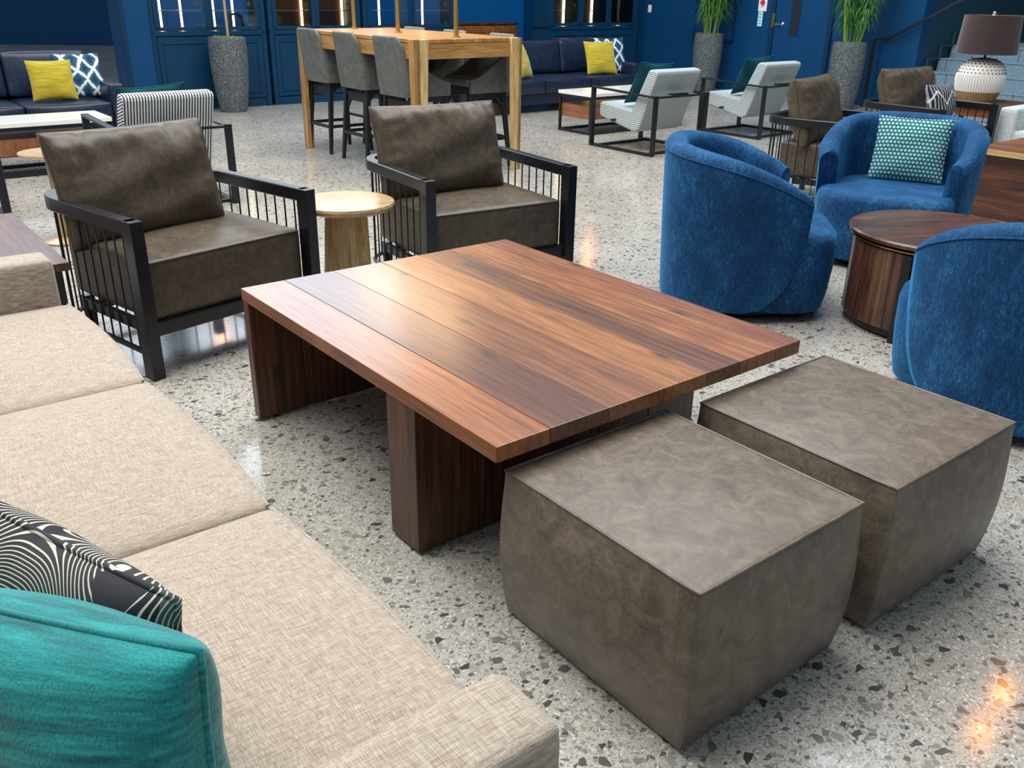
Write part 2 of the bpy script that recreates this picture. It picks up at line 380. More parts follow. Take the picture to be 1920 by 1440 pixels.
    def puff(s, half, bulge=(0, 0, 0), r=0., n=14, c=(0, 0, 0), warp=None, M=None):
        hx, hy, hz = half; pts = {}; vs = []; fs = []
        prm = [math.sin((i / n * 2 - 1) * math.pi / 2) for i in range(n + 1)]
        def vid(i, j, k):
            if (i, j, k) not in pts:
                u, v, w = prm[i], prm[j], prm[k]; q = Vector((u * hx, v * hy, w * hz))
                if r:
                    inn = Vector((max(-hx + r, min(hx - r, q.x)), max(-hy + r, min(hy - r, q.y)), max(-hz + r, min(hz - r, q.z)))); d = q - inn
                    if d.length > 1e-9: q = inn + d.normalized() * r if d.length > r * .999 else q
                q.x += u * bulge[0] * (1 - v * v) * (1 - w * w); q.y += v * bulge[1] * (1 - u * u) * (1 - w * w); q.z += w * bulge[2] * (1 - u * u) * (1 - v * v)
                if warp: q = Vector(warp(u, v, w, q))
                pts[(i, j, k)] = len(vs); vs.append(q + Vector(c))
            return pts[(i, j, k)]
        for i in range(n):
            for j in range(n):
                fs += [(vid(i, j, 0), vid(i, j + 1, 0), vid(i + 1, j + 1, 0), vid(i + 1, j, 0)), (vid(i, j, n), vid(i + 1, j, n), vid(i + 1, j + 1, n), vid(i, j + 1, n)),
                       (vid(i, 0, j), vid(i + 1, 0, j), vid(i + 1, 0, j + 1), vid(i, 0, j + 1)), (vid(i, n, j), vid(i, n, j + 1), vid(i + 1, n, j + 1), vid(i + 1, n, j)),
                       (vid(0, i, j), vid(0, i, j + 1), vid(0, i + 1, j + 1), vid(0, i + 1, j)), (vid(n, i, j), vid(n, i + 1, j), vid(n, i + 1, j + 1), vid(n, i, j + 1))]
        return s.add(vs, fs, M)
    def grid(s, nu, nv, fn, wrap=False):
        vs = [fn(i / nu, j / nv) for i in range(nu + 1) for j in range(nv + 1)]; fs = []
        for i in range(nu):
            for j in range(nv): a = i * (nv + 1) + j; fs.append((a, a + nv + 1, a + nv + 2, a + 1))
        return s.add(vs, fs)
    def mesh(s, name, smooth=True, ang=38):
        me = bpy.data.meshes.new(name); me.from_pydata(s.v, [], s.f); me.validate(); me.update()
        if smooth:
            me.polygons.foreach_set('use_smooth', [True] * len(me.polygons)); me.set_sharp_from_angle(angle=R(ang))
        return me
    def obj(s, name, m, parent=None, loc=(0, 0, 0), rz=0., smooth=True, ang=38):
        me = s.mesh(name, smooth, ang)
        o = mkobj(name, me, m, parent, loc, rz)
        if smooth and ang <= 50:
            w = o.modifiers.new('weighted_normal', 'WEIGHTED_NORMAL'); w.keep_sharp = True; w.weight = 100
        return o
def mkobj(name, me, m, parent=None, loc=(0, 0, 0), rz=0.):
    o = bpy.data.objects.new(name, me); COL.objects.link(o)
    mm = MT[m] if isinstance(m, str) else m
    if not me.materials: me.materials.append(mm)
    o.location = loc; o.rotation_euler = (0, 0, rz)
    if parent: o.parent = parent
    return o
def tag(o, label, cat, group=None):
    o['label'] = label; o['category'] = cat
    if group: o['group'] = group
    return o
def thing(name, label, cat, loc=(0, 0, 0), rz=0., group=None):
    o = bpy.data.objects.new(name, None); COL.objects.link(o); o.empty_display_size = .1
    o.location = loc; o.rotation_euler = (0, 0, rz); return tag(o, label, cat, group)
def struct(o): o['kind'] = 'structure'; return o
def dup(root, loc, rz, label=None):
    def cp(o, par):
        c = o.copy(); COL.objects.link(c); c.parent = par
        for ch in list(o.children): cp(ch, c)
        return c
    c = cp(root, None); c.location = loc; c.rotation_euler = (0, 0, rz)
    if label: c['label'] = label
    return c
def lin(a, b, n): return [a + (b - a) * i / (n - 1) for i in range(n)]
def flip(o):
    bm = bmesh.new(); bm.from_mesh(o.data); bmesh.ops.recalc_face_normals(bm, faces=bm.faces); bm.to_mesh(o.data); bm.free(); return o

# ================================================================== STRUCTURE
WALL_A, WALL_B = -11.6, 12.15
g = G(); g.add([(-40, -12, 0), (40, -12, 0), (40, 45, 0), (-40, 45, 0)], [(0, 1, 2, 3)]); struct(g.obj('floor', 'floor', smooth=False))
def slab(name, m, a0, a1, b0, b1, z0, z1, bev=.003, parent=None, obj=True):
    c = ((a0 + a1) / 2, (b0 + b1) / 2, (z0 + z1) / 2); gg = G().box((0, 0, 0), (abs(a1 - a0), abs(b1 - b0), z1 - z0), bev, 1)
    if parent: return gg.obj(name, m, parent, c)
    return gg.obj(name, m, None, ab(c[0], c[1], c[2]), UR)
# far room behind the column
struct(G().box((0, 0, 0), (26, .2, 5), 0).obj('wall_far', 'wall_blue', None, (-16, 23.2, 2.5), R(4)))
# bright wall behind the joinery
struct(slab('wall_back', 'wall_bright', -15.2, -15.0, 4.5, 12.15, 0, 4.2))
# right wall with door, then the stair recess
struct(slab('wall_right', 'wall_blue', -15.2, -6.6, 12.15, 12.4, 0, 6.0))
struct(slab('wall_stair_side', 'slate', -6.75, -6.6, 12.4, 17.0, 0, 6.0)); struct(slab('wall_stair_end', 'wall_dark', -6.6, -2.0, 16.4, 16.6, 0, 6.0))
struct(slab('wall_right_near', 'wall_blue', -2.6, 6.0, 12.15, 12.4, 0, 6.0))
struct(slab('baseboard_right', 'wall_blue', -11.6, -9.1, 12.13, 12.15, 0, .12))
# column
col = struct(G().box((0, 0, 0), (.5, .30, 3.4), .006).obj('trim_1', 'wall_blue', None, ab(-11.62, 3.46, 1.7), UR)); col.name = 'trim_column'
G().box((0, 0, 0), (.05, .05, 3.4), .006).obj('corner_bead', 'wall_dark', col, (.245, -.155, 0))

# ---- clerestory window over the far left joinery
wn = thing('window', '', 'x', ab(-11.85, 2.9), UR); del wn['label'], wn['category']; wn.name = 'window_1'; struct(wn)
q = G()
for k in range(8): q.box((0, -4.2 + 1.2 * k, 4.2), (.08, .06, 2.8), .004)
q.box((0, 0, 2.80), (.10, 8.5, .08), .004); q.box((0, 0, 5.60), (.10, 8.5, .08), .004); q.obj('window_frame', 'black', wn)
# ---- glazed joinery units (each one a cabinet)
def cabinet(b0, b1, label, back=None, leds=(), shelf=1.14, led_w=.022, n=2):
    w = b1 - b0; t = thing('glazed_cabinet', label, 'cabinet', ab(WALL_A, (b0 + b1) / 2), UR, 'navy glazed cabinets')
    # local: x toward room (+), y along wall
    d = .38; x0 = -d / 2; x1 = d / 2
    f = G()
    f.box((0, -w / 2 + .03, 1.35), (d, .06, 2.7), .004); f.box((0, w / 2 - .03, 1.35), (d, .06, 2.7), .004)
    f.box((0, 0, .05), (d - .02, w, .10), .003); f.box((0, 0, .885), (d, w, .05), .003); f.box((0, 0, 2.65), (d, w, .10), .003)
    f.box((-.02, 0, .48), (d - .06, w - .1, .78), 0)
    f.obj('carcass', 'panel_blue', t)
    pw = (w - .12) / n
    for i in range(n):
        yc = -w / 2 + .06 + pw * (i + .5)
        p = G().box((x1 - .012, yc, .48), (.024, pw - .012, .74), .002).obj('panel_door', 'panel_blue', t)
        q = G()
        for yy, zz, sy, sz in ((0, .30, pw - .14, .02), (0, -.30, pw - .14, .02), (pw / 2 - .075, 0, .02, .62), (-pw / 2 + .075, 0, .02, .62)):
            q.box((x1 + .003, yc + yy, .48 + zz), (.014, sy, sz), .003)
        q.obj('panel_moulding', 'panel_blue', p)
        fr = G(); z0, z1 = .92, 2.58
        for yy in (-1, 1): fr.box((x1 - .015, yc + yy * (pw / 2 - .03), (z0 + z1) / 2), (.03, .05, z1 - z0), .003)
        fr.box((x1 - .015, yc, z0 + .02), (.03, pw - .03, .04), .003); fr.box((x1 - .015, yc, z1 - .02), (.03, pw - .03, .04), .003)
        dr = fr.obj('glass_door', 'panel_blue', t)
        G().box((x1 - .015, yc, (z0 + z1) / 2), (.006, pw - .09, z1 - z0 - .06), 0).obj('pane', 'glass', dr)
        for zz in (.97, 1.22):
            h = G().box((x1 - .03, yc + pw * .32, zz), (.012, .055, .022), .004); h.tube([(x1 - .03, yc + pw * .32, zz - .03), (x1 - .03, yc + pw * .32, zz + .03)], .008, 8); h.obj('hinge', 'brass', dr)
        G().box((0, yc, shelf), (d - .06, pw - .02, .012), .002).obj('shelf', 'chrome', t)
        G().box((0, yc, shelf + .42), (d - .06, pw - .02, .012), .002).obj('shelf', 'chrome', t)
        for u in leds:
            G().box((x0 + .03, yc + u * pw, 1.75), (.02, led_w, 1.62), .002).obj('led_strip', 'led', t)
    if back: G().box((x0 + .01, 0, 1.75), (.015, w - .12, 1.66), 0).obj('back_panel', back, t)
    return t
cabinet(3.62, 5.06, 'navy cabinet with lit glass doors right behind the moss planter', None, (-.2, .18))
cabinet(5.10, 6.42, 'navy glass-door cabinet with bronze back left of the oak bar table', 'bronze', (.46,))
cabinet(6.46, 8.02, 'navy glass-door cabinet directly behind the oak bar table rods', None, (.05,))
cabinet(9.74, 11.72, 'navy glass-door cabinet behind the blue sofa in the room corner', 'bronze_dark', (.40,), led_w=.035, n=3)
# cloche on the shelf
t = tag(G().lathe([(.10, 0), (.10, .11), (.085, .16), (.05, .19), (0, .20)], 24).obj('glass_cloche', 'glass', None, ab(WALL_A, 4.75, .912)), 'clear glass dome inside lit cabinet behind the moss planter', 'cloche')

# wood block counter beyond the joinery
t = thing('reception_counter', 'low counter faced with brown wood blocks beyond the glass cabinets', 'counter', ab(-13.1, 8.6), UR)
G().box((0, 0, .45), (.5, 3.3, .86), .004).obj('body', 'dark_hole', t); G().box((0, 0, .90), (.56, 3.36, .03), .003).obj('countertop', 'walnut_drum', t)
bw = .11; rnd = random.Random(3)
blocks = [G().box((0, 0, 0), (.03, bw - .006, bw - .006), .003, 1).mesh('block'), G().box((0, 0, 0), (.045, bw - .006, bw - .006), .003, 1).mesh('block')]
for i in range(30):
    for j in range(4):
        me = blocks[rnd.random() > .5]; key = (me.name)
        o = mkobj('wood_block', me, rnd.choice(['walnut6', 'walnut3', 'walnut2', 'walnut5']), t, (.262, -1.6 + bw * i, .82 - bw * j))
        o.rotation_euler = (R(90) * rnd.randint(0, 3), 0, 0)

# ---- right wall fittings
d = thing('door', '', 'door', ab(-8.47, 12.15), UR); del d['label'], d['category']; d.name = 'door_1'; struct(d)
G().box((0, -.012, 1.06), (.92, .03, 2.10), .003).obj('door_leaf', 'wall_blue', d)
fr = G(); fr.box((-.50, -.02, 1.07), (.07, .05, 2.14), .004); fr.box((.50, -.02, 1.07), (.07, .05, 2.14), .004); fr.box((0, -.02, 2.15), (1.07, .05, .07), .004); fr.obj('door_frame', 'wall_dark', d)
vp = G(); vp.box((-.17, -.028, 1.32), (.025, .012, .90), .003); vp.box((-.03, -.028, 1.32), (.025, .012, .90), .003); vp.box((-.10, -.028, .88), (.16, .012, .025), .003); vp.obj('vision_panel_frame', 'wall_dark', d)
G().box((-.10, -.029, 1.33), (.12, .006, .88), 0).obj('vision_pane', 'dark_hole', d)
h = G(); h.lathe([(.0, 0), (.033, 0), (.033, .012), (.014, .016), (.014, .05), (0, .05)], 20)
hv = G(); hv.add([(x, -z - .03, y) for x, y, z in h.v], h.f); hv.tube([(0, -.075, 0), (-.11, -.075, 0)], .011, 10); hv.obj('lever_handle', 'chrome', d, (-.31, 0, 1.02))
G().box((-.48, -.048, 1.07), (.05, .006, .20), .002).obj('strike_plate', 'brass', d)
t = thing('wall_sign', 'white sign with red diamond emblem beside the blue door', 'sign', ab(-9.20, 12.142, 1.31), UR)
G().box((0, 0, 0), (.155, .008, .24), .003).obj('plate', 'white', t)
e = G(); e.box((0, 0, 0), (.075, .004, .075), 0); eo = e.obj('emblem', 'red', t, (0, -.005, 0)); eo.rotation_euler = (0, R(45), 0)
ring = G().tube([(.05 * math.cos(q), -.006, .05 * math.sin(q)) for q in lin(0, 2 * math.pi * 23 / 24, 24)], .004, 6, True).obj('emblem_ring', 'white', eo)
t = thing('notice_strip', 'narrow pale blue notice under the red diamond sign', 'notice', ab(-9.22, 12.142, 1.08), UR)
G().box((0, 0, 0), (.085, .006, .21), .002).obj('paper', 'blue_paper', t)
for k in range(4): G().box((0, -.004, .07 - .045 * k), (.045, .002, .012), 0).obj('print_line', 'blue_ink', t)
t = thing('light_switch', 'small white switch plate on blue wall left of bamboo', 'switch', ab(-11.55, 12.142, 1.17), UR)
G().box((0, 0, 0), (.075, .010, .12), .003).obj('plate', 'white', t); G().box((0, -.007, 0), (.03, .008, .06), .002).obj('rocker', 'white', t)
t = thing('access_panel', 'dark outlined blue wall panel behind the bamboo by the door', 'panel', ab(-10.1, 12.14, 0), UR)
G().box((0, 0, 1.35), (.78, .012, 1.2), .003).obj('leaf', 'wall_blue', t)
q = G(); q.box((.40, -.006, 1.35), (.03, .03, 1.23), .003); q.box((-.40, -.006, 1.35), (.03, .03, 1.23), .003); q.box((0, -.006, .74), (.83, .03, .03), .003); q.obj('frame', 'wall_dark', t)
# ---- stair
st = thing('staircase', 'short tiled staircase with grey blue risers behind the table lamp', 'stairs', ab(-6.585, 11.8), UR)
NST, RISE, RUN, SW = 5, .163, .30, 3.9
tile_me = {}
for i in range(NST):
    z0 = i * RISE; y0 = i * RUN
    G().box((SW / 2, y0 + (NST - i) * RUN / 2 + .02, z0 + RISE / 2 - .003), (SW, (NST - i) * RUN, RISE - .004), 0).obj('step', 'grout', st)
    x = .02 + (.11 if i % 2 else .30); xs = [0.01] + [x + .62 * k for k in range(7) if x + .62 * k < SW] + [SW]
    for a0, a1 in zip(xs, xs[1:]):
        if a1 - a0 < .03: continue
        G().box(((a0 + a1) / 2, y0 + .008, z0 + RISE / 2), (a1 - a0 - .008, .02, RISE - .012), .002, 1).obj('riser_tile', 'tile', st)
        G().box(((a0 + a1) / 2, y0 + RUN / 2, z0 + RISE + .002), (a1 - a0 - .006, RUN + .02, .014), .003, 1).obj('tread_tile', 'tile', st)
G().box((SW / 2, NST * RUN + 1.2, NST * RISE / 2), (SW, 2.4, NST * RISE), 0).obj('landing', 'tile', st)
q = G()
for i in range(2, NST):
    q.box((-.0, i * RUN + .15, (i + 1) * RISE + .17), (.03, .30, .03), .002); q.box((-.0, i * RUN, (i + .5) * RISE + .17), (.03, .03, RISE + .03), .002)
q.obj('stepped_skirting', 'slate', st, (.02, 0, 0))
t = thing('handrail', 'black metal handrail rising beside the stair on blue wall', 'handrail', ab(-7.20, 12.06), UR)
G().tube([(0, 0, 0), (0, 0, .86), (.02, 0, .895), (.06, 0, .90), (.22, 0, .91), (.26, 0, .93), (1.25, 0, 1.48)], .020, 10).obj('rail', 'black', t)
G().lathe([(0, 0), (.05, 0), (.05, .012), (.02, .016), (0, .016)], 20).obj('base_flange', 'black', t)

# ================================================================== FURNITURE
def make_pillow(name, w, h, t, m, label, loc, az, lean, group=None, roll=0., k=2.4, p=.55, pinch=.06, piping=True, cat='pillow', pm=None, parent=None, n=26, gather=0.):
    """square cushion standing on its lower edge; front is -y, leaning back about x"""
    vs = []; fs = []; N = n
    pr = [math.sin((i / N * 2 - 1) * math.pi / 2) for i in range(N + 1)]
    rnd = random.Random(int(w * 1000 + h * 77 + t * 31))
    ph = [rnd.uniform(0, 6.28) for _ in range(4)]
    def pos(u, v, sgn):
        x = w / 2 * u * (1 - pinch * (1 - v * v)); z = h / 2 * v * (1 - pinch * (1 - u * u))
        f = max(0., (1 - abs(u) ** k) * (1 - abs(v) ** k)) ** p
        f *= 1 + gather * max(0, v - .35) * (math.sin(19 * u + 4 * v + ph[2]) + .6 * math.sin(31 * u + ph[3])) + gather * .6 * max(0, abs(u) - .6) * math.sin(22 * v + ph[2])
        f *= 1 + .06 * math.sin(5 * u + ph[0] + 2 * v) + .05 * math.sin(7 * v + ph[1] - 3 * u)
        return (x, sgn * t / 2 * f, z + h / 2)
    idx = {}
    for sgn in (-1, 1):
        for i in range(N + 1):
            for j in range(N + 1):
                edge = i in (0, N) or j in (0, N)
                if edge and (i, j, -1) in idx: idx[(i, j, 1)] = idx[(i, j, -1)]; continue
                idx[(i, j, sgn)] = len(vs); vs.append(pos(pr[i], pr[j], sgn))
    for i in range(N):
        for j in range(N):
            a = [idx[(i, j, -1)], idx[(i + 1, j, -1)], idx[(i + 1, j + 1, -1)], idx[(i, j + 1, -1)]]; fs.append(tuple(a))
            b = [idx[(i, j, 1)], idx[(i, j + 1, 1)], idx[(i + 1, j + 1, 1)], idx[(i + 1, j, 1)]]; fs.append(tuple(b))
    o = G().add(vs, fs).obj(name, m, parent, ang=80)
    o.matrix_world = Matrix.Translation(loc) @ Matrix.Rotation(face(az), 4, 'Z') @ Matrix.Rotation(-lean, 4, 'X') @ Matrix.Rotation(roll, 4, 'Y')
    if piping:
        path = [pos(u, -1, 1) for u in lin(-1, 1, 14)[:-1]] + [pos(1, v, 1) for v in lin(-1, 1, 14)[:-1]] + [pos(-u, 1, 1) for u in lin(-1, 1, 14)[:-1]] + [pos(-1, -v, 1) for v in lin(-1, 1, 14)[:-1]]
        G().tube(path, .005, 6, True).obj('piping', pm or m, o, ang=80)
    if label: tag(o, label, cat, group)
    return o

# ---- coffee table of walnut planks
TA0, TA1, TB0, TB1, TH, TT = -2.83, -1.40, 1.08, 2.22, .49, .042
t = thing('coffee_table', 'large square walnut coffee table with slab legs in the centre', 'table', ab((TA0 + TA1) / 2, (TB0 + TB1) / 2), UR)
ca, cb = (TA0 + TA1) / 2, (TB0 + TB1) / 2
bs = [1.08, 1.24, 1.43, 1.63, 1.80, 1.94, 2.10, 2.22]
for i, (b0, b1) in enumerate(zip(bs, bs[1:])):
    G().box((0, 0, 0), (TA1 - TA0, b1 - b0 - .0006, TT), .0025, 2).obj('top_plank', 'walnut%d' % i, t, (0, (b0 + b1) / 2 - cb, TH - TT / 2 + .0003 * (i % 2)))
lp = lin(TB0 + .002, TB1 - .002, 7)
for i, (b0, b1) in enumerate(zip(lp, lp[1:])):
    o = G().box((0, 0, 0), (TH - TT - .012, b1 - b0 - .0006, TT), .002, 1).obj('end_plank', 'walnut_leg', t, (TA0 - ca + TT / 2, (b0 + b1) / 2 - cb, (TH - TT) / 2 + .005)); o.rotation_euler = (0, R(90), 0)
lp = lin(TB0 + .004, TB1 - .03, 6)
for i, (b0, b1) in enumerate(zip(lp, lp[1:])):
    o = G().box((0, 0, 0), (TH - TT - .012, b1 - b0 - .0006, .14), .002, 1).obj('leg_plank', 'walnut_leg', t, (-1.82 - ca, (b0 + b1) / 2 - cb, (TH - TT) / 2 + .005)); o.rotation_euler = (0, R(90), 0)
q = G()
for x in (TA0 - ca + TT / 2, -1.82 - ca):
    for y in (-.5, 0, .5): q.lathe([(0, 0), (.012, 0), (.012, .011), (0, .011)], 12, (x, y, 0))
q.obj('glide_feet', 'rod', t)

# ---- ottomans
def ottoman(a0, a1, b0, b1, label):
    w, dd, h = a1 - a0, b1 - b0, .41
    t = thing('ottoman', label, 'ottoman', ab((a0 + a1) / 2, (b0 + b1) / 2), UR, 'leather cube ottomans')
    def warp(u, v, w_, q):
        z = (w_ + 1) / 2; s = 1 + .030 * math.sin(math.pi * min(1, z * 1.05)) - .035 * (1 - z) ** 5
        return (q.x * s, q.y * s, q.z)
    G().puff((w / 2, dd / 2, h / 2 - .004), (.030, .030, .016), .006, 22, (0, 0, h / 2 + .004), warp).obj('body', 'otto', t, ang=60)
    e = G(); zt = h; X, Y = w / 2 - .002, dd / 2 - .002
    e.tube([(x * X, y * Y, zt - .001) for x, y in [(u, -1) for u in lin(-1, 1, 12)[:-1]] + [(1, u) for u in lin(-1, 1, 12)[:-1]] + [(-u, 1) for u in lin(-1, 1, 12)[:-1]] + [(-1, -u) for u in lin(-1, 1, 12)[:-1]]], .0042, 6, True)
    e.obj('top_piping', 'otto', t, ang=80)
    for sx in (-1, 1):
        for sy in (-1, 1):
            P = []
            for z in lin(1, 0, 14):
                s = 1 + .030 * math.sin(math.pi * min(1, z * 1.05)) - .035 * (1 - z) ** 5; P.append((sx * (X - .001) * s, sy * (Y - .001) * s, .006 + z * (h - .008)))
            G().tube(P, .0025, 6).obj('side_seam', 'otto', t, ang=80)
    return t
ottoman(-1.42, -.83, 1.12, 1.665, 'brown leather cube ottoman nearest the camera and beige sofa')
ottoman(-1.395, -.815, 1.775, 2.355, 'brown leather cube ottoman further right beside the blue swivel chair')

# ---- three seat upholstered sofas
def sofa(name, label, width, depth, seat_z, arm_z, back_z, m, loc, az, arm_w=.14, n=3, leg='black', crown=.012, base_z=.10, seat_t=.17, group=None, slump=.012):
    t = thing(name, label, 'sofa', loc, face(az), group)
    hw, hd = width / 2, depth / 2; bt = .20; iw = width - 2 * arm_w
    G().box((0, .0, (base_z + seat_z - seat_t) / 2), (iw + .02, depth - .06, seat_z - seat_t - base_z), .012).obj('base', m, t)
    for sx in (-1, 1): G().puff((arm_w / 2, hd - .005, (arm_z - base_z) / 2), (.004, .004, .004), .022, 12, (sx * (hw - arm_w / 2), 0, (arm_z + base_z) / 2)).obj('arm', m, t, ang=60)
    G().puff((iw / 2, bt / 2 - .02, (back_z - .05 - base_z) / 2), (0, .004, .004), .02, 10, (0, hd - bt / 2 + .02, (back_z - .05 + base_z) / 2)).obj('back', m, t, ang=60)
    cw = iw / n
    for i in range(n):
        x = -iw / 2 + cw * (i + .5); y0, y1 = -hd - .015, hd - bt
        def warp(u, v, w, q):
            return (q.x, q.y - slump * (1 - u * u) * max(0, -v) ** 3 * (.6 + .4 * w), q.z - slump * .55 * abs(u) ** 5 * max(0, w))
        cu = G().puff((cw / 2 - .003, (y1 - y0) / 2, seat_t / 2), (.0, .034, crown), .018, 16, (x, (y0 + y1) / 2, seat_z - seat_t / 2), warp).obj('seat_cushion', m, t, ang=60)
        P = []
        X, Y = cw / 2 - .004, (y1 - y0) / 2
        for u in lin(-1, 1, 16): P.append((x + u * X * .995, (y0 + y1) / 2 - Y + .005 - slump * (1 - u * u), seat_z - .005 - slump * .55 * abs(u) ** 5))
        G().tube(P, .004, 6).obj('seat_piping', m, cu, ang=80)
        bh = back_z - seat_z + .02
        G().puff((cw / 2 - .004, .085, bh / 2), (0, .025, .01), .03, 12, (0, 0, 0), None, Matrix.Translation((x, y1 - .04, seat_z + bh / 2 + .005)) @ Matrix.Rotation(R(-10), 4, 'X')).obj('back_cushion', m, t, ang=60)
    for sx in (-1, 1):
        for sy in (-1, 1): G().taper((sx * (hw - .10), sy * (hd - .10), 0), (sx * (hw - .10), sy * (hd - .10), base_z + .01), (.016, .016), (.024, .024)).obj('leg', leg, t)
    return t
sofa('beige_sofa', 'beige linen three seat sofa in the left foreground', 2.675, .94, .455, .60, .80, 'linen', ab(-1.9425, .118), AZ + 90, .14, crown=.026, slump=.014)
SL = sofa('navy_sofa', 'navy leather sofa at far left behind the white top table', 2.45, .95, .43, .58, .80, 'navy', ab(-9.47, 1.32), AZ, .13, group='navy leather sofas')
SR = sofa('navy_sofa', 'navy leather sofa behind the bar table by the corner cabinet', 2.62, .95, .40, .545, .785, 'navy', ab(-9.47, 8.06), AZ, .13, group='navy leather sofas')
sofa('pale_sofa', 'pale grey linen sofa at the right edge beyond the blue chairs', 2.3, .9, .43, .60, .78, 'linen_grey', ab(-2.38, 8.45), AZ - 90, .15)

# ---- foreground pillows
make_pillow('square_pillow', .46, .31, .19, 'teal', 'large teal slub cushion on the near end of beige sofa', ab(-.95, .07, .468), -107, R(4), roll=R(-2), k=3.4, p=.40, pinch=.03, n=40)
make_pillow('patterned_pillow', .44, .30, .15, 'linework', 'black and ivory line print cushion behind the teal cushion', ab(-1.16, .12, .485), -115, R(0), roll=R(8), pinch=.04, n=40)

# ---- brown leather lounge chair with spindle frame
def spindle_chair(label, loc, az):
    t = thing('spindle_armchair', label, 'chair', loc, face(az), 'brown leather spindle armchairs')
    HW, Y0, Y1, ZT = .40, -.36, .40, .63
    def upath(z, inset=0.):
        P = [(-HW + inset, Y0, z), (-HW + inset, 0, z)]; r = .17
        P += [(-HW + inset + r - r * math.cos(q), Y1 - inset - r + r * math.sin(q), z) for q in lin(0, math.pi / 2, 9)]
        P += [(HW - inset - r + r * math.sin(q), Y1 - inset - r + r * math.cos(q), z) for q in lin(0, math.pi / 2, 9)]
        return P + [(HW - inset, 0, z), (HW - inset, Y0, z)]
    G().sweep(upath(ZT - .0275), .048, .055).obj('arm_rail', 'black', t)
    lo = G().sweep(upath(.095), .02, .02); lo.box((0, Y0 + .01, .195), (2 * HW - .03, .045, .055), .003); lo.box((0, .12, .185), (2 * HW - .02, .04, .03), .003); lo.box((-HW + .02, -.1, .195), (.03, .5, .04), .003); lo.box((HW - .02, -.1, .195), (.03, .5, .04), .003); lo.obj('seat_frame', 'black', t)
    for sx in (-1, 1):
        G().box((sx * HW, Y0 - .0, ZT / 2), (.052, .066, ZT), .003).obj('leg', 'black', t)
        G().taper((sx * (HW - .09), Y1 - .10, 0), (sx * (HW - .09), Y1 - .10, .18), (.018, .018), (.022, .022)).obj('leg', 'black', t)
    # spindles at even distance along the rail
    P = [Vector(p) for p in upath(0)]; ln = [0]
    for p, q in zip(P, P[1:]): ln.append(ln[-1] + (q - p).length)
    me = G().tube([(0, 0, .09), (0, 0, ZT - .05)], .0038, 6).mesh('spindle'); N = 30
    for i in range(N):
        s = .085 + (ln[-1] - .17) * i / (N - 1)
        k = max(j for j in range(len(ln) - 1) if ln[j] <= s); f = (s - ln[k]) / (ln[k + 1] - ln[k]); p = P[k].lerp(P[k + 1], f)
        mkobj('spindle', me, 'rod', t, p)
    cu = G().puff((.365, .315, .122), (.0, .012, .016), .022, 16, (0, -.035, .338)).obj('seat_cushion', 'leather', t, ang=60)
    G().tube([(u * .352, -.35 + .012 * 0, .4535) for u in lin(-1, 1, 14)], .004, 6).obj('seat_piping', 'leather', cu, ang=80)
    b = make_pillow('back_cushion', .71, .47, .24, 'leather', None, (0, 0, 0), 0, 0, k=3.6, p=.42, pinch=.035, parent=None, n=44, gather=.16)
    b.parent = t; b.matrix_local = Matrix.Translation((-.055, .10, .436)) @ Matrix.Rotation(R(-16), 4, 'X')
    return t
CA = spindle_chair('brown leather armchair with black spindle frame beside beige sofa', (-1.44, 3.765, 0), -39)
dup(CA, (-.262, 4.605, 0), face(-57), 'brown leather spindle armchair behind the coffee table near bar stools')
dup(CA, (2.36, 6.76, 0), face(-36), 'brown leather spindle armchair seen sideways behind the blue velvet chairs')
dup(CA, (3.43, 7.74, 0), face(-53), 'brown leather spindle armchair with zebra pillow in front of the lamp')

for ch in CA.children:
    if ch.name.startswith('back_cushion'): ch.location.x -= .012; ch.location.z -= .006
# ---- round maple side tables
def side_table(name, label, loc, r, h, topm, rz=0.):
    t = thing(name, label, 'table', loc, rz, None)
    G().lathe([(0, h - .036), (r - .022, h - .036), (r - .006, h - .028), (r, h - .012), (r - .004, h - .002), (r - .010, h), (0, h)], 56).obj('top', topm, t)
    for k in range(3):
        q = 2 * math.pi * k / 3; u = Vector((math.cos(q), math.sin(q), 0)); p0 = u * .105; p1 = u * .045
        g_ = G().taper((0, 0, 0), (0, 0, h - .036), (.035, .10), (.03, .06)); 
        o = g_.obj('leg_fin', 'maple_up', t, (u.x * .055, u.y * .055, 0), q)
    return t
side_table('round_side_table', 'round maple side table between the two brown armchairs', (-.78, 4.085, 0), .225, .53, 'maple', R(20))
t = thing('pedestal_table', 'small round side table behind the left brown armchair', 'table', ab(-5.78, 1.17))
G().lathe([(0, .505), (.12, .505), (.165, .515), (.175, .525), (.172, .53), (0, .53)], 48).obj('top', 'maple', t)
G().lathe([(0, .02), (.035, .02), (.032, .3), (.04, .505), (0, .505)], 20).obj('stem', 'maple_up', t); G().lathe([(0, 0), (.13, 0), (.13, .012), (.04, .03), (0, .03)], 32).obj('foot', 'maple', t)
# ---- walnut end table at the far end of the beige sofa
t = thing('end_table', 'walnut end table at the left edge beyond the beige sofa arm', 'table', ab(-3.92, .16), UR)
G().box((0, 0, .485), (.95, 1.06, .03), .003).obj('top', 'walnut_leg', t)
for sx in (-1, 1):
    for sy in (-1, 1): G().box((sx * .43, sy * .49, .235), (.035, .035, .47), .002).obj('leg', 'black', t)

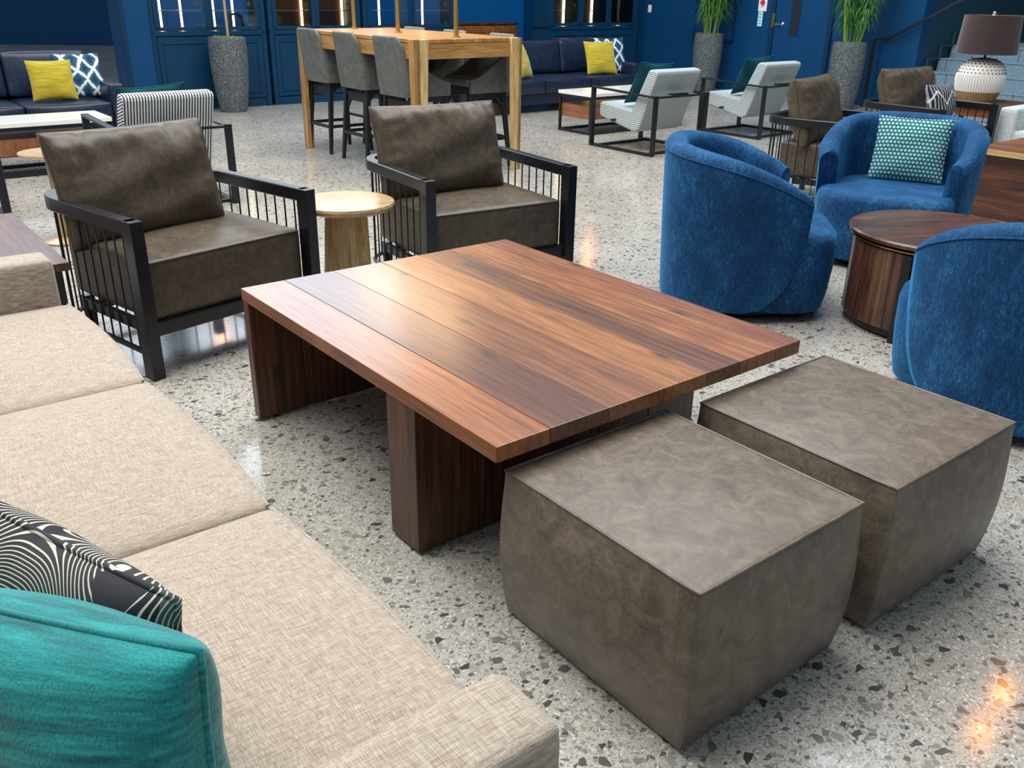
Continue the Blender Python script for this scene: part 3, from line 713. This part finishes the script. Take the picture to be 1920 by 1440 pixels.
# ---- blue velvet swivel tub chairs
def tub_chair(label, loc, az):
    t = thing('velvet_tub_chair', label, 'chair', loc, face(az), 'blue velvet tub chairs')
    A, B, n = .425, .42, 2.5
    def rad(q, A, B, n=2.5):     # q measured from the back (+y)
        return 1 / ((abs(math.sin(q)) / A) ** n + (abs(math.cos(q)) / B) ** n) ** (1 / n)
    def TH(z): return R(86) + R(36) * math.sqrt(max(0, 1 - (1 - max(0, min(1, (z - .05) / .42))) ** 2))
    def shell(i, j):
        s = i * 2 - 1
        # profile: outer wall up, rolled rim, inner wall down
        zt = .80 - .19 * abs(s) ** 2.8; zb = .05; th = .105; zi = .36
        L = [zt - zb - .05, .5 * math.pi * th * .95, zt - zi - .05]; tot = sum(L); d = j * tot
        if d < L[0]: z = zb + d; off = 0
        elif d < L[0] + L[1]:
            q = (d - L[0]) / L[1] * math.pi; z = zt - .05 + .05 * math.sin(q); off = th / 2 * (1 - math.cos(q))
        else: z = zt - .05 - (d - L[0] - L[1]); off = th
        zz = (z - zb) / (.80 - zb)
        Th = TH(z)
        th_ = s * Th; r = rad(th_, A, B) - off - (.02 * (1 - zz) ** 2)
        if j == 0: r -= .0
        flare = 1 + .03 * max(0, zz - .3)
        return (r * math.sin(th_) * flare, r * math.cos(th_) * flare, z)
    g_ = G(); NU, NV = 52, 44; g_.grid(NU, NV, shell)
    # close both front ends
    for i in (0, NU): g_.f.append(tuple(i * (NV + 1) + j for j in range(NV + 1)))
    o = flip(g_.obj('shell', 'velvet', t, ang=70))
    # piping round the outer top seam
    path = []
    for k in range(49):
        s = k / 48 * 2 - 1; zt = .80 - .19 * abs(s) ** 2.8; z = zt - .045; zz = (z - .05) / .75; Th = TH(z); r = rad(s * Th, A, B) - (.02 * (1 - zz) ** 2) + .001; fl = 1 + .03 * max(0, zz - .3)
        path.append((r * math.sin(s * Th) * fl, r * math.cos(s * Th) * fl, z))
    G().tube(path, .0035, 6).obj('rim_piping', 'velvet', o, ang=80)
    def body(i, j):
        q = i * 2 * math.pi; prof = [(.93, .05), (.96, .12), (.985, .25), (.99, .36), (.975, .395), (.93, .418), (.85, .428), (.5, .436), (0., .438)]
        x = j * (len(prof) - 1); k = min(int(x), len(prof) - 2); f = x - k; rr = prof[k][0] * (1 - f) + prof[k + 1][0] * f; z = prof[k][1] * (1 - f) + prof[k + 1][1] * f
        front = (1 - math.cos(q)) / 2
        r = rad(q, A - .05 + .035 * front, (B - .05) * (1 - front) + (B + .0) * front, 2.5 + 1.3 * front ** 2) * rr
        return (r * math.sin(q), r * math.cos(q), z)
    flip(G().grid(56, 24, body).obj('seat', 'velvet', t, ang=60))
    G().lathe([(0, 0), (.30, 0), (.31, .012), (.31, .055), (0, .055)], 40).obj('swivel_plinth', 'rod', t)
    return t
T1 = tub_chair('blue velvet tub chair just behind the coffee table, seen from its back', (1.15, 4.37, 0), -8)
dup(T1, (2.20, 5.20, 0), face(-124), 'blue velvet tub chair facing the camera with teal pillow')
dup(T1, (1.93, 3.13, 0), face(108), 'blue velvet tub chair cut off by the right edge')
make_pillow('basket_pillow', .40, .36, .12, 'basket', 'teal and white basket weave pillow on blue tub chair', (2.28, 5.28, .442), -116, R(18), pinch=.05)

# ---- walnut drum table
t = thing('drum_table', 'round walnut drum table with black legs between blue chairs', 'table', (1.965, 4.04, 0), R(8))
G().lathe([(0, .425), (.385, .425), (.40, .432), (.405, .447), (.398, .455), (0, .455)], 64).obj('top', 'walnut_drum', t)
G().lathe([(.36, .412), (.388, .412), (.388, .418), (.36, .418)], 64).obj('brass_band', 'brass', t)
for k in range(24):
    q0, q1 = 2 * math.pi * k / 24, 2 * math.pi * (k + 1) / 24 - .004; vs = []
    for q in (q0, (q0 + q1) / 2, q1):
        for r in (.355, .375):
            for z in (.05, .402): vs.append((r * math.cos(q), r * math.sin(q), z))
    G().add(vs, [(2, 6, 7, 3), (6, 10, 11, 7), (0, 1, 5, 4), (4, 5, 9, 8), (3, 7, 5, 1), (7, 11, 9, 5), (0, 4, 6, 2), (4, 8, 10, 6), (0, 2, 3, 1), (8, 9, 11, 10)]).obj('stave', ['walnut_up', 'walnut_up2', 'walnut_up'][k % 3], t)
G().lathe([(0, .012), (.35, .012), (.35, .05), (0, .05)], 48).obj('plinth', 'rod', t)
for k in range(4):
    q = 2 * math.pi * k / 4 + R(-140); G().box((0, 0, .202), (.022, .04, .404), .003).obj('leg', 'black', t, (.386 * math.cos(q), .386 * math.sin(q), 0), q)

# ---- oak bar table with brass rods
BA0, BA1, BB0, BB1, BH = -8.15, -6.12, 3.91, 4.95, 1.07
bc = ((BA0 + BA1) / 2, (BB0 + BB1) / 2); L2, W2 = (BA1 - BA0) / 2, (BB1 - BB0) / 2
t = thing('bar_table', 'tall oak bar table with three brass rods rising from its top', 'table', ab(*bc), UR)
for i in range(6):
    y0 = -W2 + .02 + (2 * W2 - .04) * i / 6; G().box((0, 0, 0), (2 * L2 - .04, (2 * W2 - .04) / 6 - .0006, .03), .002, 1).obj('top_plank', 'oak', t, (0, y0 + (2 * W2 - .04) / 12, BH - .015))
for sx in (-1, 1):
    o = G().box((0, 0, 0), (2 * W2 - .2, .03, .11), .003).obj('apron', 'oak', t, (sx * (L2 - .03), 0, BH - .09)); o.rotation_euler = (0, 0, R(90))
    G().box((0, 0, 0), (2 * L2 - .2, .03, .11), .003).obj('apron', 'oak', t, (0, sx * (W2 - .03), BH - .09))
    for sy in (-1, 1):
        # leg: broad at the shoulder, slimmer to the floor, its grain along local x
        pr = [(-BH / 2, 0), (-BH / 2, .085), (BH / 2 - .30, .105), (BH / 2 - .14, .112), (BH / 2, .12), (BH / 2, 0)]
        gg = G(); gg.prism([(p[1], p[0]) for p in pr], 0, .035, .003, 1, 'x')
        v1 = [(y if 0 else z, x, yv) for x, yv, z in gg.v]      # grain axis
        lg = G(); lg.add([(z, x - .0, y) for x, y, z in gg.v], gg.f); 
        o = flip(lg.obj('leg', 'oak_end', t)); o.matrix_local = Matrix.Translation((sx * L2, sy * W2, BH / 2)) @ Matrix(((0, -sx, 0, 0), (0, 0, -sy, 0), (1, 0, 0, 0), (0, 0, 0, 1)))
        lg2 = G(); lg2.add([(z, x, y) for x, y, z in gg.v], gg.f); o2 = flip(lg2.obj('leg_return', 'oak', o)); o2.matrix_local = Matrix(((1, 0, 0, 0), (0, 0, 1, 0), (0, 1, 0, 0), (0, 0, 0, 1)))
for i, a in enumerate((-8.0, -7.22, -6.33)):
    G().tube([(a - bc[0], 0, BH), (a - bc[0], 0, 2.6)], .020, 14).obj('brass_rod', 'brass', t); G().lathe([(0, 0), (.035, 0), (.035, .008), (.02, .012), (0, .012)], 20, (a - bc[0], 0, BH)).obj('rod_flange', 'brass', t)
G().box((0, 0, 2.6), (1.9, .07, .06), .006).obj('light_bar', 'brass', t)
for k in range(7): 
    q = G().lathe([(0, -.055), (.03, -.045), (.042, -.01), (.035, .03), (.015, .05), (0, .05)], 16, (-.84 + .28 * k, 0, 2.52)).obj('globe_bulb', 'bulb_dim', t)
bl = bpy.data.lights.new('bar_light', 'AREA'); bl.shape = 'RECTANGLE'; bl.size = 1.8; bl.size_y = .30; bl.energy = 32; bl.color = (1, .66, .34)
blo = bpy.data.objects.new('bar_light', bl); COL.objects.link(blo); blo.location = ab(bc[0], bc[1], 2.44); blo.rotation_euler = (0, 0, UR)

def bar_stool(label, loc, az):
    t = thing('bar_stool', label, 'stool', loc, face(az), 'grey leather bar stools')
    ZS, ZB = .70, .63
    def shell(i, j, inner=False):
        s = i * 2 - 1; a_ = abs(s); sg = 1 if s > 0 else -1
        # plan path: back width .42, sides run forward
        if a_ < .42: x, y = a_ / .42 * .155, .235
        elif a_ < .60: q = (a_ - .42) / .18 * math.pi / 2; x, y = .155 + .065 * math.sin(q), .235 - .065 * (1 - math.cos(q))
        else: q = (a_ - .60) / .40; x, y = .22 + .005 * q, .17 - .36 * q
        w = 1. if a_ < .50 else max(0., 1 - ((a_ - .50) / .50)) ** 1.6
        zt = ZB + .10 + .345 * w; th = .032
        tot = (zt - ZB); 
        if j < .44: z = ZB + tot * j / .44; off = 0
        elif j < .56: q = (j - .44) / .12 * math.pi; z = zt + .012 * math.sin(q); off = th / 2 * (1 - math.cos(q))
        else: z = zt - tot * (j - .56) / .44; off = th
        k = (1 - off / .21); lean = (z - ZB) * .16
        tp = 1 - .14 * max(0, (z - ZB - .1)) / .35
        return (sg * x * k * tp, (y - off if a_ < .6 else y) + lean * (1 if a_ < .6 else max(0, 1 - (a_ - .6) / .4)), z)
    gg = G().grid(48, 30, shell)
    for i in (0, 48): gg.f.append(tuple(i * 31 + j for j in range(31)))
    flip(gg.obj('back_shell', 'stool', t, ang=70))
    G().puff((.195, .205, .035), (.004, .006, .012), .02, 12, (0, -.0, .715)).obj('seat', 'stool', t, ang=60)
    G().box((0, .0, .655), (.37, .36, .05), .006).obj('seat_base', 'blackwood', t)
    for sx in (-1, 1):
        for sy in (-1, 1): G().taper((sx * .215, sy * .215 + .01, 0), (sx * .175, sy * .165, .66), (.013, .015), (.020, .024)).obj('leg', 'blackwood', t)
        G().box((sx * .204, .01, .245), (.018, .37, .028), .003).obj('side_rail', 'blackwood', t)
        pr = [(-.16, .63), (-.16, .52), (-.10, .585), (.10, .585), (.16, .52), (.16, .63)]
        G().prism(pr, sx * .178 - .011, sx * .178 + .011, .003, 1).obj('seat_bracket', 'blackwood', t)
    G().box((0, -.20, .30), (.38, .03, .022), .003).obj('foot_rail', 'blackwood', t); G().box((0, .215, .245), (.38, .02, .028), .003).obj('rear_rail', 'blackwood', t)
    pr = [(-.155, .60), (-.155, .46), (-.11, .52), (.11, .52), (.155, .46), (.155, .60)]
    gg = G().prism(pr, -.010, .010, .003, 1); G().add([(y, x + .175, z) for x, y, z in gg.v], gg.f).obj('rear_bracket', 'blackwood', t)
    return t
S0 = bar_stool('grey leather bar stool at the far left of the bar table', ab(-7.88, 4.16), AZ + 90)
dup(S0, ab(-7.19, 4.15), face(AZ + 90), 'grey leather bar stool in the middle of the near row')
dup(S0, ab(-6.50, 4.14), face(AZ + 92), 'grey leather bar stool at the near right of the bar table')
dup(S0, ab(-7.85, 4.72), face(AZ - 90), 'grey leather bar stool far side of the bar table, left one')
dup(S0, ab(-7.17, 4.72), face(AZ - 90), 'grey leather bar stool far side of the bar table, middle one')
dup(S0, ab(-6.50, 4.74), face(AZ - 92), 'grey leather bar stool far side of the bar table, right one')

# ---- striped lounge chairs on flat bar sled frames
def sled_chair(label, loc, az):
    t = thing('sled_lounge_chair', label, 'chair', loc, face(az), 'striped sled lounge chairs')
    pr = [(-.37, .43), (.06, .385), (.245, .755), (.275, .775), (.355, .765), (.375, .74), (.175, .215), (.12, .185), (.06, .195), (-.37, .285), (-.385, .31), (-.385, .41)]
    G().prism(pr, -.305, .305, .022, 3).obj('upholstery', 'stripe', t, ang=50)
    HW = .355; w = .05; th = .014
    for sx in (-1, 1):
        q = G(); x = sx * HW
        q.box((x, 0, .012), (w, .86, .024), .003); q.box((x, -.42, .29), (w, .026, .56), .003); q.box((x, .42, .28), (w, .026, .54), .003)
        q.obj('sled_frame', 'black', t)
        q = G(); q.prism([(-.433, .558), (-.433, .574), (.433, .544), (.433, .528)], x - w / 2, x + w / 2, .002, 1); q.obj('arm', 'black', t)
    q = G(); q.box((0, .42, .535), (2 * HW, .03, .018), .003); q.box((0, .34, .012), (2 * HW, .04, .022), .003); q.box((0, -.34, .012), (2 * HW, .04, .022), .003); q.box((0, .375, .55), (.22, .06, .014), .003); q.box((0, -.15, .275), (2 * HW, .03, .02), .003); q.obj('cross_bars', 'black', t)
    return t
Q0 = sled_chair('black and white striped lounge chair behind the left brown armchair', ab(-6.62, 2.05), AZ + 180)
dup(Q0, ab(-6.92, .64), face(AZ + 180), 'lounge chair mostly cut off by the left edge')
for c_ in (dup(Q0, ab(-6.33, 6.74), face(AZ + 180), 'pale striped lounge chair right of bar table, nearer to it'), dup(Q0, ab(-6.45, 8.52), face(AZ + 180), 'pale striped lounge chair between bamboo planters, further right')):
    for ch in c_.children:
        if ch.name.startswith('upholstery'): ch.material_slots[0].link = 'OBJECT'; ch.material_slots[0].material = MT['stripe_pale']
def on_chair(a, b, z): return ab(a, b, z)
make_pillow('velvet_pillow', .46, .40, .12, 'teal_velvet', 'dark teal velvet pillow on the left striped chair', ab(-6.715, 2.05, .425), AZ + 180, R(24), 'dark teal velvet pillows', roll=R(3))
make_pillow('velvet_pillow', .46, .42, .12, 'teal_velvet', 'dark teal velvet pillow on the striped chair nearer the bar table', ab(-6.43, 6.72, .425), AZ + 180, R(24), 'dark teal velvet pillows', roll=R(-4))
make_pillow('velvet_pillow', .46, .42, .12, 'teal_velvet', 'dark teal velvet pillow on the striped chair between bamboo planters', ab(-6.55, 8.50, .425), AZ + 180, R(24), 'dark teal velvet pillows', roll=R(2))

# ---- white stone tables with walnut drawer
def stone_table(label, a0, a1, b0, b1, h, db0, db1):
    t = thing('stone_top_table', label, 'table', ab((a0 + a1) / 2, (b0 + b1) / 2), UR, 'white stone top tables')
    X, Y = (a1 - a0) / 2, (b1 - b0) / 2; cy = (b0 + b1) / 2
    G().box((0, 0, h - .018), (2 * X, 2 * Y, .036), .004).obj('stone_top', 'white_stone', t)
    q = G(); s = .026
    for sy in (-1, 1):
        q.box((0, sy * (Y - .02), h - .05), (2 * X - .02, s, s), .002); q.box((0, sy * (Y - .02), s / 2), (2 * X - .02, s, s), .002)
    for sx in (-1, 1):
        q.box((sx * (X - .023), 0, h - .05), (s, 2 * Y - .02, s), .002); q.box((sx * (X - .023), 0, s / 2), (s, 2 * Y - .02, s), .002)
    q.obj('frame', 'black', t)
    for sx in (-1, 1):
        for sy in (-1, 1): G().box((sx * (X - .023), sy * (Y - .02), (h - .04) / 2), (s, s, h - .04), .002).obj('leg', 'black', t)
    d = G().box((0, 0, 0), (2 * X - .06, db1 - db0, .135), .003).obj('drawer_box', 'walnut2', t, (0, (db0 + db1) / 2 - cy, .225))
    G().box((X - .028, 0, 0), (.006, db1 - db0 - .02, .115), .002).obj('drawer_front', 'walnut6', d)
    return t
stone_table('long white stone top table in front of the left navy sofa', -8.50, -8.0, .55, 2.13, .42, .62, 2.0)
stone_table('white stone top table in front of the corner navy sofa', -7.76, -7.22, 6.80, 8.28, .43, 6.83, 8.24)

# ---- sofa pillows
make_pillow('square_pillow', .38, .36, .13, 'yellow', 'mustard yellow pillow on the left navy sofa', ab(-9.17, 1.99, .445), AZ - 4, R(20), 'mustard yellow pillows', piping=False)
make_pillow('patterned_pillow', .43, .40, .13, 'ikat', 'blue diamond print pillow beside yellow one on left sofa', ab(-9.30, 2.27, .445), AZ + 4, R(18), 'blue diamond print pillows', piping=False)
make_pillow('square_pillow', .46, .44, .14, 'yellow', 'mustard yellow pillow right of centre on the corner navy sofa', ab(-9.13, 8.78, .412), AZ - 14, R(22), 'mustard yellow pillows', piping=False)
make_pillow('patterned_pillow', .48, .46, .13, 'ikat', 'blue diamond print pillow at right arm of corner navy sofa', ab(-9.28, 9.10, .412), AZ - 10, R(18), 'blue diamond print pillows', piping=False)
make_pillow('square_pillow', .44, .42, .14, 'yellow', 'mustard yellow pillow half hidden behind the oak bar table leg', ab(-9.12, 7.44, .412), AZ + 25, R(22), 'mustard yellow pillows', piping=False)
make_pillow('patterned_pillow', .46, .44, .13, 'ikat', 'blue diamond print pillow glimpsed under the bar table', ab(-9.30, 6.98, .412), AZ + 15, R(16), 'blue diamond print pillows', piping=False)
make_pillow('zebra_pillow', .36, .34, .12, 'zebra', 'grey and black striped pillow on brown armchair by the lamp', ab(-3.74, 7.52, .46), -58, R(20), piping=False)

# ---- stone planters
def planter(label, loc, kind):
    t = thing('planter', label, 'planter', loc, UR, 'tall stone planters'); h = .86
    G().lathe([(0, 0), (.150, 0), (.162, .02), (.195, .22), (.219, .46), (.226, .66), (.219, h - .03), (.212, h - .008), (.205, h), (.190, h), (.188, h - .05), (0, h - .05)], 44).obj('pot', 'planter', t)
    rnd = random.Random(len(label)); gg = G()
    for _ in range(34):
        r = .16 * math.sqrt(rnd.random()); q = rnd.uniform(0, 6.28); s = rnd.uniform(.025, .05)
        gg.lathe([(0, -s * .5), (s * .8, -s * .3), (s, 0), (s * .7, s * .5), (0, s * .7)], 8, (r * math.cos(q), r * math.sin(q), h - .02))
    gg.obj('moss', 'moss', t)['kind'] = 'stuff'
    if kind == 'tree':
        G().tube([(.0, .02, h - .06), (-.01, .02, 1.3), (-.03, .01, 1.9), (-.02, 0, 2.6)], .017, 10, r2=.013).obj('trunk', 'bark', t)
    else:
        lf = G()
        for i in range(17):
            r = .13 * math.sqrt(rnd.random()); q = rnd.uniform(0, 6.28); b0 = Vector((r * math.cos(q), r * math.sin(q), h - .06)); tp = b0 + Vector((r * 2.4 * math.cos(q) + rnd.uniform(-.06, .06), r * 2.4 * math.sin(q) + rnd.uniform(-.06, .06), rnd.uniform(1.2, 1.7)))
            P = [b0.lerp(tp, k / 6) + Vector((math.cos(q), math.sin(q), 0)) * .05 * (k / 6) ** 2 for k in range(7)]
            for p in P: p.y = min(p.y, .36)
            c_ = G().tube(P, rnd.uniform(.006, .011), 7, r2=.003)
            for k in (1, 2, 3): c_.tube([P[k] - Vector((0, 0, .004)), P[k] + Vector((0, 0, .004))], .0125, 7)
            c_.obj('bamboo_culm', 'culm', t)
            for k in range(110):
                f = .16 + .84 * rnd.random() ** .9; x = f * 6; j = min(5, int(x)); p = P[j].lerp(P[j + 1], x - j)
                az = rnd.uniform(0, 6.28); ln = rnd.uniform(.12, .30); dr = Vector((math.cos(az), math.sin(az), 0)); w_ = rnd.uniform(.004, .008)
                up = rnd.uniform(.1, .9); sd = Vector((-dr.y, dr.x, 0)) * w_
                m1 = p + dr * ln * .5 + Vector((0, 0, ln * .35 * up)); e = p + dr * ln * .95 + Vector((0, 0, ln * (.2 * up - .5))); m1.y = min(m1.y, .38); e.y = min(e.y, .39)
                k0 = len(lf.v); lf.v += [tuple(p), tuple(m1 + sd), tuple(m1 - sd), tuple(e)]; lf.f += [(k0, k0 + 1, k0 + 2), (k0 + 1, k0 + 3, k0 + 2)]
        lf.obj('foliage', 'leaf', t, smooth=False)['kind'] = 'stuff'
    return t
planter('tall grey stone planter with moss and thin trunk by navy cabinets', ab(-11.10, 4.41), 'tree')
planter('tall grey stone planter of bamboo left of the blue door', ab(-9.80, 11.68), 'bamboo')
planter('tall grey stone planter of bamboo right of the blue door', ab(-7.21, 11.50), 'bamboo')

# ---- lamp table and lamp
t = thing('lamp_table', 'walnut side table carrying the table lamp', 'table', ab(-3.95, 8.52), UR)
G().box((0, 0, .565), (.62, .62, .03), .003).obj('top', 'walnut2', t); G().box((0, 0, .51), (.56, .56, .08), .003).obj('apron', 'walnut2', t)
for sx in (-1, 1):
    for sy in (-1, 1): G().box((sx * .27, sy * .27, .275), (.035, .035, .55), .002).obj('leg', 'black', t)
t = thing('table_lamp', 'table lamp with dark brown drum shade and white ribbed base', 'lamp', ab(-3.98, 8.50, .58))
body = [(.13, .075), (.180, .08), (.192, .12), (.200, .18), (.198, .235), (.182, .29), (.146, .33), (.095, .355), (.04, .366), (.0, .366)]
G().lathe([(0, 0), (.145, 0), (.152, .01), (.172, .05), (.183, .085), (.16, .09), (0, .09)], 48).obj('rope_foot', 'rope', t)
bo = G().lathe(body, 64).obj('base', 'cream', t)
rib = G().tube([(0.182, 0, .084), (.195, 0, .12), (.203, 0, .18), (.201, 0, .228)], .0045, 5).mesh('rib'); 
for k in range(56): o = mkobj('rib', rib, 'white', bo); o.rotation_euler = (0, 0, 2 * math.pi * k / 56)
hole = G().lathe([(0, 0), (.0055, 0), (.0055, .004), (0, .005)], 8).mesh('hole')
for j, (r, z, tl) in enumerate(((.196, .246, 76), (.187, .272, 66), (.174, .297, 54), (.157, .320, 44), (.132, .338, 30), (.103, .352, 22))):
    for k in range(36 - 3 * j):
        q = 2 * math.pi * (k + .5 * (j % 2)) / (36 - 3 * j); o = mkobj('hole', hole, 'dark_hole', bo); o.matrix_local = Matrix.Rotation(q, 4, 'Z') @ Matrix.Translation((r - .002, 0, z)) @ Matrix.Rotation(R(tl), 4, 'Y')
G().tube([(0, 0, .36), (0, 0, .72)], .010, 10).obj('stem', 'rod', t)
flip(G().lathe([(.249, .40), (.252, .40), (.232, .715), (.229, .715), (.249, .40)], 56).obj('shade', 'shade', t))
G().lathe([(0, .715), (.02, .70), (.024, .715), (.012, .725), (.018, .735), (.006, .745), (0, .745)], 16).obj('finial', 'chrome', t)
pl = bpy.data.lights.new('lamp_bulb', 'POINT'); pl.energy = 22; pl.color = (1, .72, .35); pl.shadow_soft_size = .04; po = bpy.data.objects.new('lamp_bulb', pl); COL.objects.link(po); po.location = ab(-3.98, 8.50, .58 + .46) + Vector((.05, -.09, 0))

# ---- second coffee table at the right edge
t = thing('walnut_table', 'walnut coffee table with pale edge at the right border', 'table', ab(-2.28, 7.0), UR)
for i in range(5): G().box((0, 0, 0), (1.40, .218, .036), .002, 1).obj('top_plank', ['walnut2', 'walnut6', 'walnut0', 'walnut2', 'walnut5'][i], t, (0, -.436 + .218 * i, .462))
G().box((0, -.548, .462), (1.40, .008, .036), .001).obj('pale_edge', 'oak_end', t)
G().box((0, -.44, .222), (1.36, .04, .444), .003).obj('leg_panel', 'walnut_leg', t); G().box((0, .44, .222), (1.36, .04, .444), .003).obj('leg_panel', 'walnut_leg', t)

# ---- low black console behind the corner sofa
t = thing('black_console', 'low black console standing behind the corner navy sofa', 'console', ab(-10.75, 9.95), UR)
G().box((0, 0, .38), (.40, 1.0, .72), .004).obj('body', 'rod', t); G().box((0, 0, .755), (.42, 1.04, .03), .003).obj('top', 'chrome', t)

# ---- pendant lamps hung over the lounge; their warm bulbs mirror in the floor
for label, p in (('pendant lamp hanging over the moss planter side', (-4.12, 11.77, 3.2)), ('pendant lamp hanging over the blue chairs', (3.61, 5.04, 3.2)), ('pendant lamp nearer the camera over the blue chairs', (3.27, 4.65, 3.2)), ('pendant lamp hanging by the far wall', (1.37, 16.2, 3.1))):
    t = thing('pendant_lamp', label, 'lamp', p, 0, 'pendant lamps')
    G().lathe([(0, -.07), (.04, -.055), (.055, -.01), (.045, .04), (.02, .07), (0, .07)], 20).obj('bulb', 'bulb', t); G().lathe([(0, .06), (.024, .06), (.024, .13), (.008, .15), (0, .15)], 16).obj('socket', 'brass', t); G().tube([(0, 0, .14), (0, 0, 2.6)], .004, 6).obj('cord', 'rod', t)
